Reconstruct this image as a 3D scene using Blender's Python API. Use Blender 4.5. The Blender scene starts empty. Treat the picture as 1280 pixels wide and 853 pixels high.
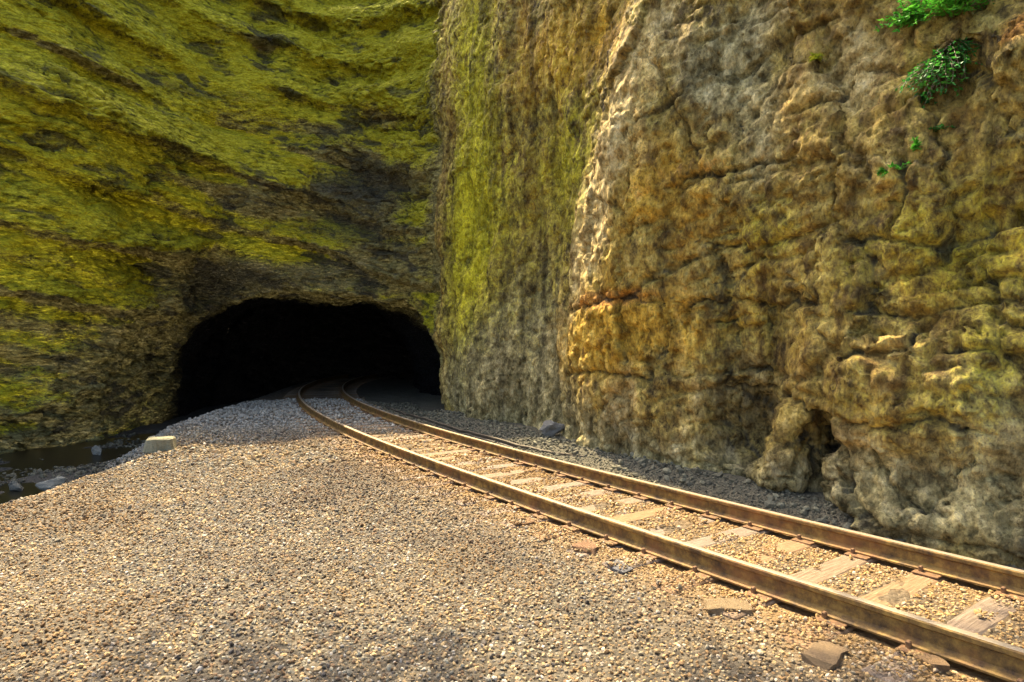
import bpy, bmesh, math, random
import numpy as np
from mathutils import Vector, Matrix, Euler
from mathutils.bvhtree import BVHTree

scene = bpy.context.scene
COL = scene.collection
R = math.radians

# ------------------------------------------------------------------ camera, sky, sun, exposure
CAM_Z = 1.85
FPX, PX0, PY0 = 800.0, 640.0, 430.0          # focal length and horizon in photograph pixels (1280 wide)
cam_d = bpy.data.cameras.new('camera'); cam = bpy.data.objects.new('camera', cam_d); COL.objects.link(cam)
cam.location = (0, 0, CAM_Z); cam.rotation_euler = (R(90.25), 0, 0)
cam_d.sensor_width = 36.0; cam_d.lens = 36.0 * FPX / 1280.0
cam_d.clip_start = 0.05; cam_d.clip_end = 1000.0
scene.camera = cam

SUN_EL, SUN_AZ = R(58.0), R(-25.0)            # azimuth measured from +Y towards +X
sun_dir = Vector((math.sin(SUN_AZ) * math.cos(SUN_EL), math.cos(SUN_AZ) * math.cos(SUN_EL), math.sin(SUN_EL)))
world = bpy.data.worlds.new('World'); scene.world = world; world.use_nodes = True
wn = world.node_tree.nodes; wl = world.node_tree.links
sky = wn.new('ShaderNodeTexSky'); sky.sky_type = 'NISHITA'; sky.sun_disc = False
sky.sun_elevation = SUN_EL; sky.sun_rotation = SUN_AZ
sky.air_density = 0.7; sky.dust_density = 5.0; sky.ozone_density = 0.0
bg = wn['Background']; bg.inputs['Strength'].default_value = 0.15
wl.new(sky.outputs[0], bg.inputs[0])
sl = bpy.data.lights.new('sun', 'SUN'); sl.energy = 3.0; sl.angle = R(0.6); sl.color = (1.0, 0.82, 0.52)
sun = bpy.data.objects.new('sun', sl); COL.objects.link(sun)
sun.rotation_euler = sun_dir.to_track_quat('Z', 'Y').to_euler(); sun.location = (10, 20, 40)
scene.view_settings.view_transform = 'Standard'; scene.view_settings.look = 'None'
scene.view_settings.gamma = 1.0; scene.view_settings.exposure = 2.3
scene.cycles.max_bounces = 8; scene.cycles.diffuse_bounces = 5
scene.cycles.use_denoising = True

# ------------------------------------------------------------------ numpy noise
_rs = np.random.RandomState(7)
_T = _rs.rand(64, 64, 64).astype(np.float32) * 2 - 1
_ROT = np.array([[0.80, 0.52, -0.30], [-0.59, 0.77, -0.24], [0.11, 0.37, 0.92]], np.float32)
def vnoise(p):
    p = np.asarray(p, np.float32)
    i = np.floor(p).astype(np.int32); f = p - i
    f = f * f * f * (f * (f * 6 - 15) + 10)
    x0, y0, z0 = (i[:, k] & 63 for k in range(3)); x1, y1, z1 = ((i[:, k] + 1) & 63 for k in range(3))
    fx, fy, fz = f[:, 0], f[:, 1], f[:, 2]
    a = _T[x0, y0, z0] * (1 - fx) + _T[x1, y0, z0] * fx
    b = _T[x0, y1, z0] * (1 - fx) + _T[x1, y1, z0] * fx
    c = _T[x0, y0, z1] * (1 - fx) + _T[x1, y0, z1] * fx
    d = _T[x0, y1, z1] * (1 - fx) + _T[x1, y1, z1] * fx
    return (a * (1 - fy) + b * fy) * (1 - fz) + (c * (1 - fy) + d * fy) * fz
def fbm(p, octs=3, seed=0.0, gain=0.5):
    p = (np.asarray(p, np.float32) @ _ROT.T) + np.float32(seed * 7.31 + 3.3)
    s = np.zeros(len(p), np.float32); a = 1.0; n = 0.0
    for k in range(octs):
        s += a * vnoise(p); n += a; a *= gain; p = p @ _ROT.T * np.float32(2.03) + np.float32(11.7)
    return s / n
def ridged(p, octs=3, seed=0.0):
    p = (np.asarray(p, np.float32) @ _ROT.T) + np.float32(seed * 5.17 + 1.3)
    s = np.zeros(len(p), np.float32); a = 1.0; n = 0.0
    for k in range(octs):
        s += a * (1 - 2 * np.abs(vnoise(p))); n += a; a *= 0.5; p = p @ _ROT.T * np.float32(2.1) + np.float32(5.9)
    return s / n
def worley(p, seed=0):
    """cellular noise: per-cell height, per-cell tilt and distance to the cell border"""
    p = np.asarray(p, np.float32); i = np.floor(p).astype(np.int32)
    b1 = np.full(len(p), 9e9, np.float32); b2 = b1.copy(); hb = np.zeros(len(p), np.float32); tl = np.zeros(len(p), np.float32)
    for dx in (-1, 0, 1):
        for dy in (-1, 0, 1):
            for dz in (-1, 0, 1):
                c = i + np.array([dx, dy, dz], np.int32); k = c + seed * 13
                a, b, g = k[:, 0] & 63, k[:, 1] & 63, k[:, 2] & 63
                j = np.stack([_T[a, b, g], _T[b, g, a], _T[g, a, b]], 1) * .45 + .5
                v = p - (c + j); d = (v * v).sum(1); m = d < b1
                b2 = np.where(m, b1, np.minimum(b2, d)); b1 = np.where(m, d, b1)
                h = _T[(a + 17) & 63, b, (g + 5) & 63]; t = v[:, 0] * _T[b, (a + 9) & 63, g] + v[:, 1] * _T[g, b, (a + 3) & 63] + v[:, 2] * _T[(a + 29) & 63, g, b]
                hb = np.where(m, h, hb); tl = np.where(m, t, tl)
    return hb, tl, np.sqrt(b2) - np.sqrt(b1)
def sstep(a, b, x):
    t = np.clip((x - a) / (b - a), 0, 1); return t * t * (3 - 2 * t)

# ------------------------------------------------------------------ track centre line (plan)
DS = 0.1
def _centre():
    s = np.arange(0, 40, DS)
    th = 0.63237 - 0.0062 * s - 0.000409 * s * s
    X = 3.735 + np.cumsum(-np.sin(th)) * DS; Y = 3.461 + np.cumsum(np.cos(th)) * DS
    sb = np.arange(-DS, -40, -DS); thb = 0.63237 - 0.004 * sb
    Xb = 3.735 + np.cumsum(np.sin(thb)) * DS; Yb = 3.461 - np.cumsum(np.cos(thb)) * DS
    return (np.concatenate([sb[::-1], s]), np.concatenate([Xb[::-1], X]), np.concatenate([Yb[::-1], Y]), np.concatenate([thb[::-1], th]))
TS, TX, TY, TH = _centre()
def track_at(s, off=0.0):
    x = np.interp(s, TS, TX); y = np.interp(s, TS, TY); th = np.interp(s, TS, TH)
    return x + off * np.cos(th), y + off * np.sin(th), th
def track_st(x, y):
    """nearest centre-line distance s and signed offset (positive: towards the rock wall)"""
    x = np.asarray(x, np.float32).ravel(); y = np.asarray(y, np.float32).ravel()
    cx, cy, cs, ct = TX[::3].astype(np.float32), TY[::3].astype(np.float32), TS[::3], TH[::3]
    bi = np.empty(len(x), np.int64)
    for a in range(0, len(x), 40000):
        d = (x[a:a + 40000, None] - cx) ** 2 + (y[a:a + 40000, None] - cy) ** 2
        bi[a:a + 40000] = d.argmin(1)
    th = ct[bi]; dx = x - cx[bi]; dy = y - cy[bi]
    return cs[bi] + (-dx * np.sin(th) + dy * np.cos(th)), dx * np.cos(th) + dy * np.sin(th)

# ------------------------------------------------------------------ the rock's foot line in plan (left to right), air on the camera side
WALL = np.array([(-48, -4), (-24, 8.5), (-17, 12.2), (-13.8, 14.2), (-11.9, 16.2), (-11.0, 18.6), (-9.8, 20.6), (-6.2, 21.6), (-3.2, 20.6),
                 (-1.95, 18.6), (-1.75, 16.8), (-0.85, 14.8), (0.78, 11.7), (2.42, 8.3), (4.16, 5.45), (6.1, 2.2), (10, -4), (20, -22)], np.float64)
LEAN = np.array([.30, .30, .30, .30, .30, .30, .30, .30, .28, .10, -.02, -.04, -.06, -.08, -.08, -.08, -.08, -.08])
_seg = WALL[1:] - WALL[:-1]; _sl = np.hypot(_seg[:, 0], _seg[:, 1]); WT = np.concatenate([[0], np.cumsum(_sl)])
def lean_off(L, z):
    """the left cliff overhangs up to 5 m and falls back above; the wall keeps its slope"""
    return np.where(L > 0, L * np.clip(z, 0, 5.0) - .15 * np.clip(z - 6.0, 0, 9) * np.clip(L / .3, 0, 1), L * np.clip(z, 0, 10))
def wall_dt(x, y):
    """signed plan distance to the foot line (positive in the air) and arc position t"""
    x = np.asarray(x, np.float64); y = np.asarray(y, np.float64)
    best = np.full(x.shape, 1e9); bt = np.zeros(x.shape); sg = np.ones(x.shape)
    for k in range(len(_seg)):
        ax, ay = WALL[k]; sx, sy = _seg[k]
        u = np.clip(((x - ax) * sx + (y - ay) * sy) / _sl[k] ** 2, 0, 1)
        dx = x - ax - u * sx; dy = y - ay - u * sy; d = np.hypot(dx, dy)
        cr = sx * (y - ay) - sy * (x - ax)                        # >0: behind (rock)
        m = d < best - 1e-9
        best = np.where(m, d, best); bt = np.where(m, WT[k] + u * _sl[k], bt); sg = np.where(m, np.where(cr > 0, -1.0, 1.0), sg)
    # sign by polygon test (robust at the corners)
    poly = np.vstack([WALL, [(20, -200), (-48, -200)]]); ins = np.zeros(x.shape, bool); j = len(poly) - 1
    for i in range(len(poly)):
        xi, yi = poly[i]; xj, yj = poly[j]
        c = ((yi > y) != (yj > y)) & (x < (xj - xi) * (y - yi) / (yj - yi + 1e-12) + xi)
        ins ^= c; j = i
    return np.where(ins, best, -best), bt
def at_wall(px, py):
    """photograph pixel -> (t, z, distance) on the foot line raised upright"""
    dx = (px - PX0) / FPX; best = None
    for k in range(len(_seg)):
        ax, ay = WALL[k]; sx, sy = _seg[k]
        den = dx * sy - sx
        if abs(den) < 1e-9: continue
        u = -(dx * ay - ax) / den if False else (ax - dx * ay) / (dx * sy - sx)
        if -1e-6 <= u <= 1 + 1e-6:
            Y = ay + u * sy
            if Y > 0.5 and (best is None or Y < best[2]):
                best = (WT[k] + u * _sl[k], CAM_Z + (PY0 - py) / FPX * Y, Y)
    return best
def feat(px, py, amp, rx, ry, ang=0.0):
    t, z, Y = at_wall(px, py)
    a = at_wall(px - rx, py); b = at_wall(px + rx, py)
    wt = rx / FPX * Y * 1.5
    if a and b: wt = min(abs(b[0] - a[0]) / 2, wt * 1.4)
    return (t, z, amp, max(wt, .08), max(ry / FPX * Y, .06), ang)
def gauss(fs, t, z):
    out = np.zeros(t.shape, np.float32)
    for (t0, z0, a, wt, wz, ang) in fs:
        u = (t - t0); v = (z - z0); c, s = math.cos(ang), math.sin(ang)
        e = ((u * c + v * s) / wt) ** 2 + ((v * c - u * s) / wz) ** 2
        m = e < 9
        out[m] += a * np.exp(-e[m])
    return out

# large sculpted swellings (+) and hollows (-), metres
SCULPT = [feat(*a) for a in [
    (770, 330, .50, 70, 260), (800, 120, .35, 60, 160), (655, 330, -.55, 55, 230), (600, 480, .30, 45, 130),
    (905, 440, -.30, 70, 130), (1010, 250, .22, 130, 130), (912, 540, -.75, 36, 44), (1006, 572, -.8, 13, 46),
    (955, 560, .28, 34, 60), (1120, 480, .22, 130, 100), (960, 622, -.35, 100, 14), (1230, 500, .2, 60, 90),
    (1200, 300, -.15, 50, 60), (1165, 92, -.18, 32, 26), (1255, 60, .5, 40, 60), (1180, 40, .25, 40, 22),
    (740, 550, -.10, 60, 25), (850, 560, .2, 25, 60), (1150, 660, .3, 130, 40), (1265, 245, -.2, 30, 30),
    (90, 480, .5, 110, 120), (262, 372, -2.0, 40, 58), (60, 150, .5, 200, 60), (330, 60, -.4, 12, 40),
    (300, 250, .5, 160, 60), (480, 255, -.8, 60, 45), (520, 120, .3, 60, 110), (150, 135, -.35, 150, 12),
    (430, 175, -.4, 120, 16), (400, 320, .3, 150, 24), (130, 520, -.5, 60, 24), (10, 545, .4, 90, 12)]]

VOX = 0.135
def build_rock():
    x = np.arange(-25, 12.01, VOX); y = np.arange(-9, 37.01, VOX); z = np.arange(-1.5, 15.51, VOX)
    X2, Y2 = np.meshgrid(x, y, indexing='ij')
    D2, T2 = wall_dt(X2, Y2)
    L2 = np.interp(T2, WT, LEAN)
    # where each plan column has rock top
    left = sstep(WT[10] + 1.0, WT[9] - 1.5, T2)
    top = 11.6 + 2.9 * left + 0.3 * np.sin(T2 * 0.7) + .2 * np.sin(T2 * 1.9 + 1)
    nx, ny, nz = len(x), len(y), len(z)
    F = np.empty((nx, ny, nz), np.float32)
    yl = y
    xl = np.interp(yl, [14, 17, 21, 25, 31, 37], [-11.5, -11.25, -11.5, -12.4, -12.7, -12.0])
    xr = np.interp(yl, [14, 16.5, 17.5, 21, 25, 31, 37], [-2.6, -2.3, -1.75, -1.2, -3.4, -4.8, -3.8])
    bh = np.interp(yl, [14, 19, 22, 27, 37], [3.7, 3.4, 3.4, 3.6, 3.7])
    bc = (xl + xr) / 2; bw = (xr - xl) / 2
    band = np.abs(D2) < 3.2
    for k, zz in enumerate(z):
        off = np.zeros_like(D2, dtype=np.float32)
        m = band
        P = np.stack([X2[m], Y2[m], np.full(m.sum(), zz)], 1).astype(np.float32)
        t = T2[m].astype(np.float32); lf = left[m].astype(np.float32)
        # tilted beds on the mossy side, upright flutes on the wall's far end
        q = P.copy(); q[:, 2] = (P[:, 2] + 0.26 * P[:, 0]) * 2.6
        strata = fbm(q * np.float32(.42), 3, 2)
        fl = P.copy(); fl[:, 2] = P[:, 2] * .35
        flute = fbm(fl * np.float32(.75), 2, 5)
        blk = fbm(P * np.float32(.55), 3, 9)
        wr = 1 - lf; near = sstep(WT[12], WT[13], t)
        bc_ = (P[:, 2] + .26 * P[:, 0] + .55 * fbm(P * np.float32(.22), 2, 17)) / 1.55
        fr = bc_ - np.floor(bc_); la = .5 + .9 * fbm(P * np.float32(.33), 2, 19)
        ledge = np.clip(la, 0, 1.1) * ((1 - fr) * sstep(0, .10, fr) - .4)
        o = lf * (.55 * strata + .30 * blk + .85 * ledge) + wr * (.30 * flute * (1 - .6 * near) + .16 * blk)
        o += gauss(SCULPT, t, np.full(t.shape, zz, np.float32))
        off[m] = o
        lean = lean_off(L2, zz)
        f = D2 - lean - off
        # bore
        q1 = np.abs(X2 - bc[None, :]) / bw[None, :]; q2 = max(zz + .9, 0) / (bh[None, :] + .9)
        rr = (q1 ** 3.0 + q2 ** 2.5) ** (1 / 2.75)
        g = (1 - rr) * 2.8
        g = np.where((Y2 > 16.2) & (Y2 < 35.5), g, -3)
        bn = np.zeros_like(D2, dtype=np.float32); mb = np.abs(g) < 1.2
        if mb.any():
            Pb = np.stack([X2[mb], Y2[mb], np.full(mb.sum(), zz)], 1).astype(np.float32)
            Pb[:, 2] *= 2.2; bn[mb] = .16 * fbm(Pb * np.float32(.55), 3, 4)
        f = np.maximum(f, g + bn)
        f = np.maximum(f, (zz - top))
        F[:, :, k] = np.clip(f, -2, 2)
    # rock ends about 4 m behind its face except above the bore
    # ---- surface nets
    S = F < 0
    c = [F[i:nx - 1 + i, j:ny - 1 + j, k:nz - 1 + k] for i in (0, 1) for j in (0, 1) for k in (0, 1)]
    s8 = sum(v < 0 for v in c); act = (s8 > 0) & (s8 < 8)
    idx = np.argwhere(act); vid = np.full(act.shape, -1, np.int64); vid[act] = np.arange(len(idx))
    vals = np.stack([F[idx[:, 0] + i, idx[:, 1] + j, idx[:, 2] + k] for i in (0, 1) for j in (0, 1) for k in (0, 1)], 1)
    corners = np.array([(i, j, k) for i in (0, 1) for j in (0, 1) for k in (0, 1)], np.float32)
    acc = np.zeros((len(idx), 3), np.float32); cnt = np.zeros(len(idx), np.float32)
    for a in range(8):
        for b in range(a + 1, 8):
            if np.abs(corners[a] - corners[b]).sum() != 1: continue
            va, vb = vals[:, a], vals[:, b]; m = (va < 0) != (vb < 0)
            tt = va[m] / (va[m] - vb[m])
            acc[m] += corners[a] + tt[:, None] * (corners[b] - corners[a]); cnt[m] += 1
    V = (idx + acc / cnt[:, None]) * VOX + np.array([x[0], y[0], z[0]])
    quads = []
    for ax in range(3):
        sl0 = [slice(1, -1)] * 3; sl1 = [slice(1, -1)] * 3; sl0[ax] = slice(0, -1); sl1[ax] = slice(1, None)
        a = S[tuple(sl0)]; b = S[tuple(sl1)]
        e = np.argwhere(a != b); off = np.array([1, 1, 1]); off[ax] = 0; e = e + off
        flip = S[e[:, 0], e[:, 1], e[:, 2]]
        o1, o2 = [(1, 2), (2, 0), (0, 1)][ax]
        def g(d1, d2):
            q = e.copy(); q[:, o1] -= d1; q[:, o2] -= d2
            ok = (q[:, 0] < vid.shape[0]) & (q[:, 1] < vid.shape[1]) & (q[:, 2] < vid.shape[2])
            r = np.full(len(q), -1); r[ok] = vid[q[ok, 0], q[ok, 1], q[ok, 2]]; return r
        Q = np.stack([g(1, 1), g(0, 1), g(0, 0), g(1, 0)], 1)
        Q[~flip] = Q[~flip][:, ::-1]
        quads.append(Q[(Q >= 0).all(1)])
    return V.astype(np.float32), np.concatenate(quads)

def mesh_from(name, V, Q):
    me = bpy.data.meshes.new(name)
    me.vertices.add(len(V)); me.vertices.foreach_set('co', np.asarray(V, np.float32).ravel())
    n = Q.shape[1]
    me.loops.add(Q.size); me.loops.foreach_set('vertex_index', Q.astype(np.int32).ravel())
    me.polygons.add(len(Q)); me.polygons.foreach_set('loop_start', np.arange(0, Q.size, n, dtype=np.int32))
    me.polygons.foreach_set('loop_total', np.full(len(Q), n, np.int32))
    me.update(calc_edges=True); me.validate()
    me.polygons.foreach_set('use_smooth', np.ones(len(me.polygons), bool))
    return me
def vnormals(me):
    a = np.empty(len(me.vertices) * 3, np.float32); me.vertex_normals.foreach_get('vector', a); return a.reshape(-1, 3)
def coords(me):
    a = np.empty(len(me.vertices) * 3, np.float32); me.vertices.foreach_get('co', a); return a.reshape(-1, 3)
def quads_of(me):
    a = np.empty(len(me.loops), np.int32); me.loops.foreach_get('vertex_index', a); return a.reshape(-1, 4)
def compact(V, Q, keep, *attrs):
    q = Q[keep]; u, inv = np.unique(q, return_inverse=True); return V[u], inv.reshape(q.shape), u
def simple_subdiv(V, Q, lv):
    me = mesh_from('t', V, Q); ob = bpy.data.objects.new('t', me); COL.objects.link(ob)
    md = ob.modifiers.new('s', 'SUBSURF'); md.subdivision_type = 'CATMULL_CLARK'; md.levels = lv
    md.boundary_smooth = 'PRESERVE_CORNERS'
    dg = bpy.context.evaluated_depsgraph_get(); e = ob.evaluated_get(dg).to_mesh()
    V2, Q2 = coords(e).copy(), quads_of(e).copy(); N2 = vnormals(e).copy()
    ob.evaluated_get(dg).to_mesh_clear(); bpy.data.objects.remove(ob); bpy.data.meshes.remove(me)
    return V2, Q2, N2

# ------------------------------------------------------------------ node helpers
def new_mat(name):
    m = bpy.data.materials.new(name); m.use_nodes = True
    nt = m.node_tree; return m, nt, nt.nodes['Principled BSDF']
def N(nt, t, **kw):
    n = nt.nodes.new('ShaderNode' + t)
    for k, v in kw.items(): setattr(n, k, v)
    return n
def ramp(nt, src, stops, interp='LINEAR'):
    r = N(nt, 'ValToRGB'); r.color_ramp.interpolation = interp
    el = r.color_ramp.elements
    while len(el) < len(stops): el.new(0.5)
    for e, (p, c) in zip(el, stops): e.position = p; e.color = (*c, 1) if len(c) == 3 else c
    nt.links.new(src, r.inputs[0]); return r.outputs[0]
def noise(nt, vec, scale, detail=6, rough=.6, dist=0.0):
    n = N(nt, 'TexNoise'); n.inputs['Scale'].default_value = scale; n.inputs['Detail'].default_value = detail
    n.inputs['Roughness'].default_value = rough; n.inputs['Distortion'].default_value = dist
    if vec is not None: nt.links.new(vec, n.inputs['Vector'])
    return n.outputs['Fac']
def mix(nt, fac, a, b, mode='MIX'):
    n = N(nt, 'Mix', data_type='RGBA', blend_type=mode)
    for s, v in ((n.inputs[0], fac), (n.inputs[6], a), (n.inputs[7], b)):
        if isinstance(v, (int, float)): s.default_value = v
        elif isinstance(v, tuple): s.default_value = (*v, 1)
        else: nt.links.new(v, s)
    return n.outputs[2]
def mth(nt, op, a, b=0.0, c=None, clamp=False):
    n = N(nt, 'Math', operation=op); n.use_clamp = clamp
    for i, v in enumerate((a, b) if c is None else (a, b, c)):
        if isinstance(v, (int, float)): n.inputs[i].default_value = v
        else: nt.links.new(v, n.inputs[i])
    return n.outputs[0]
def mapping(nt, vec, scale=(1, 1, 1), rot=(0, 0, 0)):
    n = N(nt, 'Mapping'); n.inputs['Scale'].default_value = scale; n.inputs['Rotation'].default_value = rot
    nt.links.new(vec, n.inputs['Vector']); return n.outputs[0]
def bump(nt, bs, h, strength=.5, dist=.02, prev=None):
    b = N(nt, 'Bump'); b.inputs['Strength'].default_value = strength; b.inputs['Distance'].default_value = dist
    nt.links.new(h, b.inputs['Height'])
    if prev is not None: nt.links.new(prev, b.inputs['Normal'])
    nt.links.new(b.outputs[0], bs.inputs['Normal']); return b.outputs[0]

def N_rgb(nt, pos):
    n = N(nt, 'TexNoise'); n.inputs['Scale'].default_value = 5; n.inputs['Detail'].default_value = 4; nt.links.new(pos, n.inputs['Vector']); return n.outputs['Color']
def rock_material(name, strata_rot, stretch, streaks=False, moss_soft=.16):
    m, nt, bs = new_mat(name); L = nt.links
    pos = N(nt, 'NewGeometry').outputs['Position']
    at1 = N(nt, 'Attribute'); at1.attribute_name = 'zones'; s1 = N(nt, 'SeparateColor'); L.new(at1.outputs['Color'], s1.inputs[0])
    at2 = N(nt, 'Attribute'); at2.attribute_name = 'stains_shade'; s2 = N(nt, 'SeparateColor'); L.new(at2.outputs['Color'], s2.inputs[0])
    moss, ochre, pale = s1.outputs; grey, dark, orange = s2.outputs
    st = mapping(nt, pos, stretch, strata_rot)
    big = noise(nt, st, 1.3, 5, .62, .3); mid = noise(nt, st, 5.0, 6, .68); fin = noise(nt, st, 24, 6, .72, .2)
    vfin = noise(nt, pos, 95, 3, .6)
    rg = N(nt, 'TexNoise', noise_type='RIDGED_MULTIFRACTAL'); nt.links.new(st, rg.inputs['Vector'])
    rg.inputs['Scale'].default_value = 2.6; rg.inputs['Detail'].default_value = 7; rg.inputs['Roughness'].default_value = .55
    rg.inputs['Distortion'].default_value = .35
    crk = ramp(nt, rg.outputs['Fac'], [(.15, (0, 0, 0)), (1.0, (1, 1, 1))])
    base = ramp(nt, mid, [(.36, (.055, .037, .010)), (.45, (.20, .145, .038)), (.54, (.37, .275, .060)), (.66, (.60, .46, .14))])
    c = mix(nt, mth(nt, 'MULTIPLY', ramp(nt, big, [(.42, (0, 0, 0)), (.62, (1, 1, 1))]), .40), base, (.36, .20, .035))
    def zone(c, mask, colour, nz, soft=.22, k=1.0):
        f = mth(nt, 'ADD', mask, mth(nt, 'MULTIPLY', mth(nt, 'SUBTRACT', nz, .5), 1.5))
        mr = N(nt, 'MapRange'); mr.interpolation_type = 'SMOOTHSTEP'
        mr.inputs['From Min'].default_value = .5 - soft; mr.inputs['From Max'].default_value = .5 + soft; mr.inputs['To Max'].default_value = k
        L.new(f, mr.inputs['Value']); return mix(nt, mr.outputs[0], c, colour)
    c = zone(c, grey, ramp(nt, mid, [(.37, (.095, .080, .030)), (.50, (.28, .240, .105)), (.65, (.53, .46, .24))]), big, .3, .9)
    c = zone(c, ochre, ramp(nt, mid, [(.37, (.17, .092, .008)), (.50, (.50, .30, .028)), (.65, (.72, .49, .08))]), big, .3, .9)
    c = zone(c, orange, ramp(nt, fin, [(.35, (.30, .12, .020)), (.6, (.58, .27, .05))]), mid, .25, .85)
    c = zone(c, pale, ramp(nt, mid, [(.37, (.27, .175, .05)), (.50, (.60, .45, .17)), (.65, (.80, .65, .33))]), big, .32, .9)
    if not streaks: c = mix(nt, .6, c, ramp(nt, mid, [(.37, (.045, .045, .014)), (.50, (.175, .170, .058)), (.65, (.36, .34, .14))]))
    mossc = ramp(nt, mid, [(.35, (.040, .042, .004)), (.44, (.23, .215, .006)), (.54, (.47, .425, .016)), (.66, (.68, .59, .035))])
    nm = mth(nt, 'MULTIPLY_ADD', fin, .45, mth(nt, 'MULTIPLY', mid, .55))
    mossc = mix(nt, ramp(nt, noise(nt, pos, .8, 3), [(.40, (0, 0, 0)), (.60, (.7, .7, .7))]), mossc, (.50, .44, .012))
    c = zone(c, moss, mossc, nm, moss_soft, .95)
    dk = ramp(nt, fin, [(.35, (.018, .018, .014)), (.65, (.055, .052, .036))])
    c = zone(c, dark, dk, mid, .25, .85)  # shade of hollows and creases mixed in as dark colour
    c = mix(nt, ramp(nt, rg.outputs['Fac'], [(.50, (0, 0, 0)), (.95, (.75, .75, .75))]), c, (.045, .036, .016))
    if streaks:
        sk = noise(nt, mapping(nt, pos, (2.6, 2.6, .22), (0, R(6), 0)), 1.0, 6, .65, .2)
        c = mix(nt, 1.0, c, ramp(nt, sk, [(.34, (.42, .41, .40)), (.46, (.85, .84, .82)), (.54, (1.1, 1.08, 1.05)), (.66, (1.6, 1.55, 1.45))]), 'MULTIPLY')
    spk = ramp(nt, fin, [(.38, (.50, .50, .49)), (.46, (.90, .90, .89)), (.54, (1.05, 1.05, 1.05)), (.64, (1.35, 1.33, 1.28))])
    c = mix(nt, 1.0, c, spk, 'MULTIPLY')
    c = mix(nt, at1.outputs['Alpha'], c, ramp(nt, mid, [(.4, (.0012, .0012, .001)), (.65, (.005, .0047, .004))]))  # darkness inside the tunnel painted over the rock colour
    L.new(c, bs.inputs['Base Color'])
    bs.inputs['Roughness'].default_value = .88; bs.inputs['Specular IOR Level'].default_value = .25
    b0 = bump(nt, bs, mth(nt, 'SUBTRACT', 1.0, crk), 1.0, .10); b1 = bump(nt, bs, mid, 1.0, .10 if streaks else .18, b0); v1 = N(nt, 'TexVoronoi'); v1.inputs['Scale'].default_value = 7; v1.inputs['Randomness'].default_value = 1
    wv = N(nt, 'VectorMath', operation='MULTIPLY_ADD'); L.new(N_rgb(nt, pos), wv.inputs[0]); wv.inputs[1].default_value = (.16, .16, .16); L.new(st, wv.inputs[2])
    L.new(wv.outputs[0], v1.inputs['Vector'])
    b1 = bump(nt, bs, v1.outputs['Distance'], 1.0, .05, b1)
    b2 = bump(nt, bs, fin, .8, .03, b1); bump(nt, bs, vfin, .5, .008, b2)
    return m

# ------------------------------------------------------------------ rock
V, Q = build_rock()
ctr = V[Q].mean(1)
dd, tt = wall_dt(ctr[:, 0], ctr[:, 1])
inb = (ctr[:, 1] > 15.5) & (ctr[:, 1] < 36.2) & (ctr[:, 0] > -14.2) & (ctr[:, 0] < 0.2) & (ctr[:, 2] < 5.0)
lead = np.interp(tt, WT, LEAN)
keep = (dd > -3.4) | inb
keep &= ctr[:, 2] > -1.3
px = PX0 + FPX * ctr[:, 0] / np.maximum(ctr[:, 1], .1); py = PY0 - FPX * (ctr[:, 2] - CAM_Z) / np.maximum(ctr[:, 1], .1)
vis = keep & (ctr[:, 1] > 1.5) & (px > -220) & (px < 1500) & (py > -160) & (ctr[:, 2] > -1.2) & (ctr[:, 1] < 27)
vis &= ((dd > -1.6) | inb)
Va, Qa, _ = compact(V, Q, vis); core = vis & (ctr[:, 1] < 26.4) & (px > -180) & (px < 1440) & (py > -110)
Vb, Qb, _ = compact(V, Q, keep & ~core)

CRACKS = [
    [(1062, 388), (1100, 384), (1135, 398), (1165, 388), (1200, 381), (1280, 372)],
    [(1165, 392), (1150, 412), (1143, 432)], [(1050, 456), (1075, 446), (1110, 443), (1136, 438)],
    [(712, 388), (745, 384), (790, 372), (830, 378)], [(880, 492), (930, 488), (965, 496), (1000, 520)],
    [(1100, 560), (1120, 600), (1160, 625), (1200, 640)], [(1225, 400), (1280, 408)], [(1060, 78), (1130, 70), (1180, 62)],
    [(985, 135), (1030, 120), (1040, 100)], [(1085, 320), (1090, 360), (1080, 388)], [(1220, 330), (1235, 370)],
    [(850, 382), (895, 372), (960, 381), (1010, 374)], [(1040, 305), (1100, 292), (1165, 302), (1230, 290)], [(1180, 446), (1230, 436), (1280, 440)],
    [(1060, 520), (1110, 532), (1170, 522), (1215, 535)], [(870, 300), (905, 312), (940, 306)], [(930, 380), (938, 430), (925, 480)], [(1115, 200), (1125, 245), (1108, 290)],
    [(1020, 520), (1060, 560), (1075, 600)], [(840, 230), (900, 215), (985, 190)], [(700, 470), (760, 462), (820, 474)]]
def crack_field(t, z, width=.05):
    out = np.zeros(t.shape, np.float32)
    jit = np.zeros_like(out)
    for line in CRACKS:
        w = [at_wall(*p) for p in line]
        for a, b in zip(w[:-1], w[1:]):
            sx, sz = b[0] - a[0], b[1] - a[1]; l2 = sx * sx + sz * sz
            u = np.clip(((t - a[0]) * sx + (z - a[1]) * sz) / l2, 0, 1)
            d = np.hypot(t - a[0] - u * sx, z - a[1] - u * sz)
            out = np.maximum(out, np.exp(-(d / width) ** 2))
    return out
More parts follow.
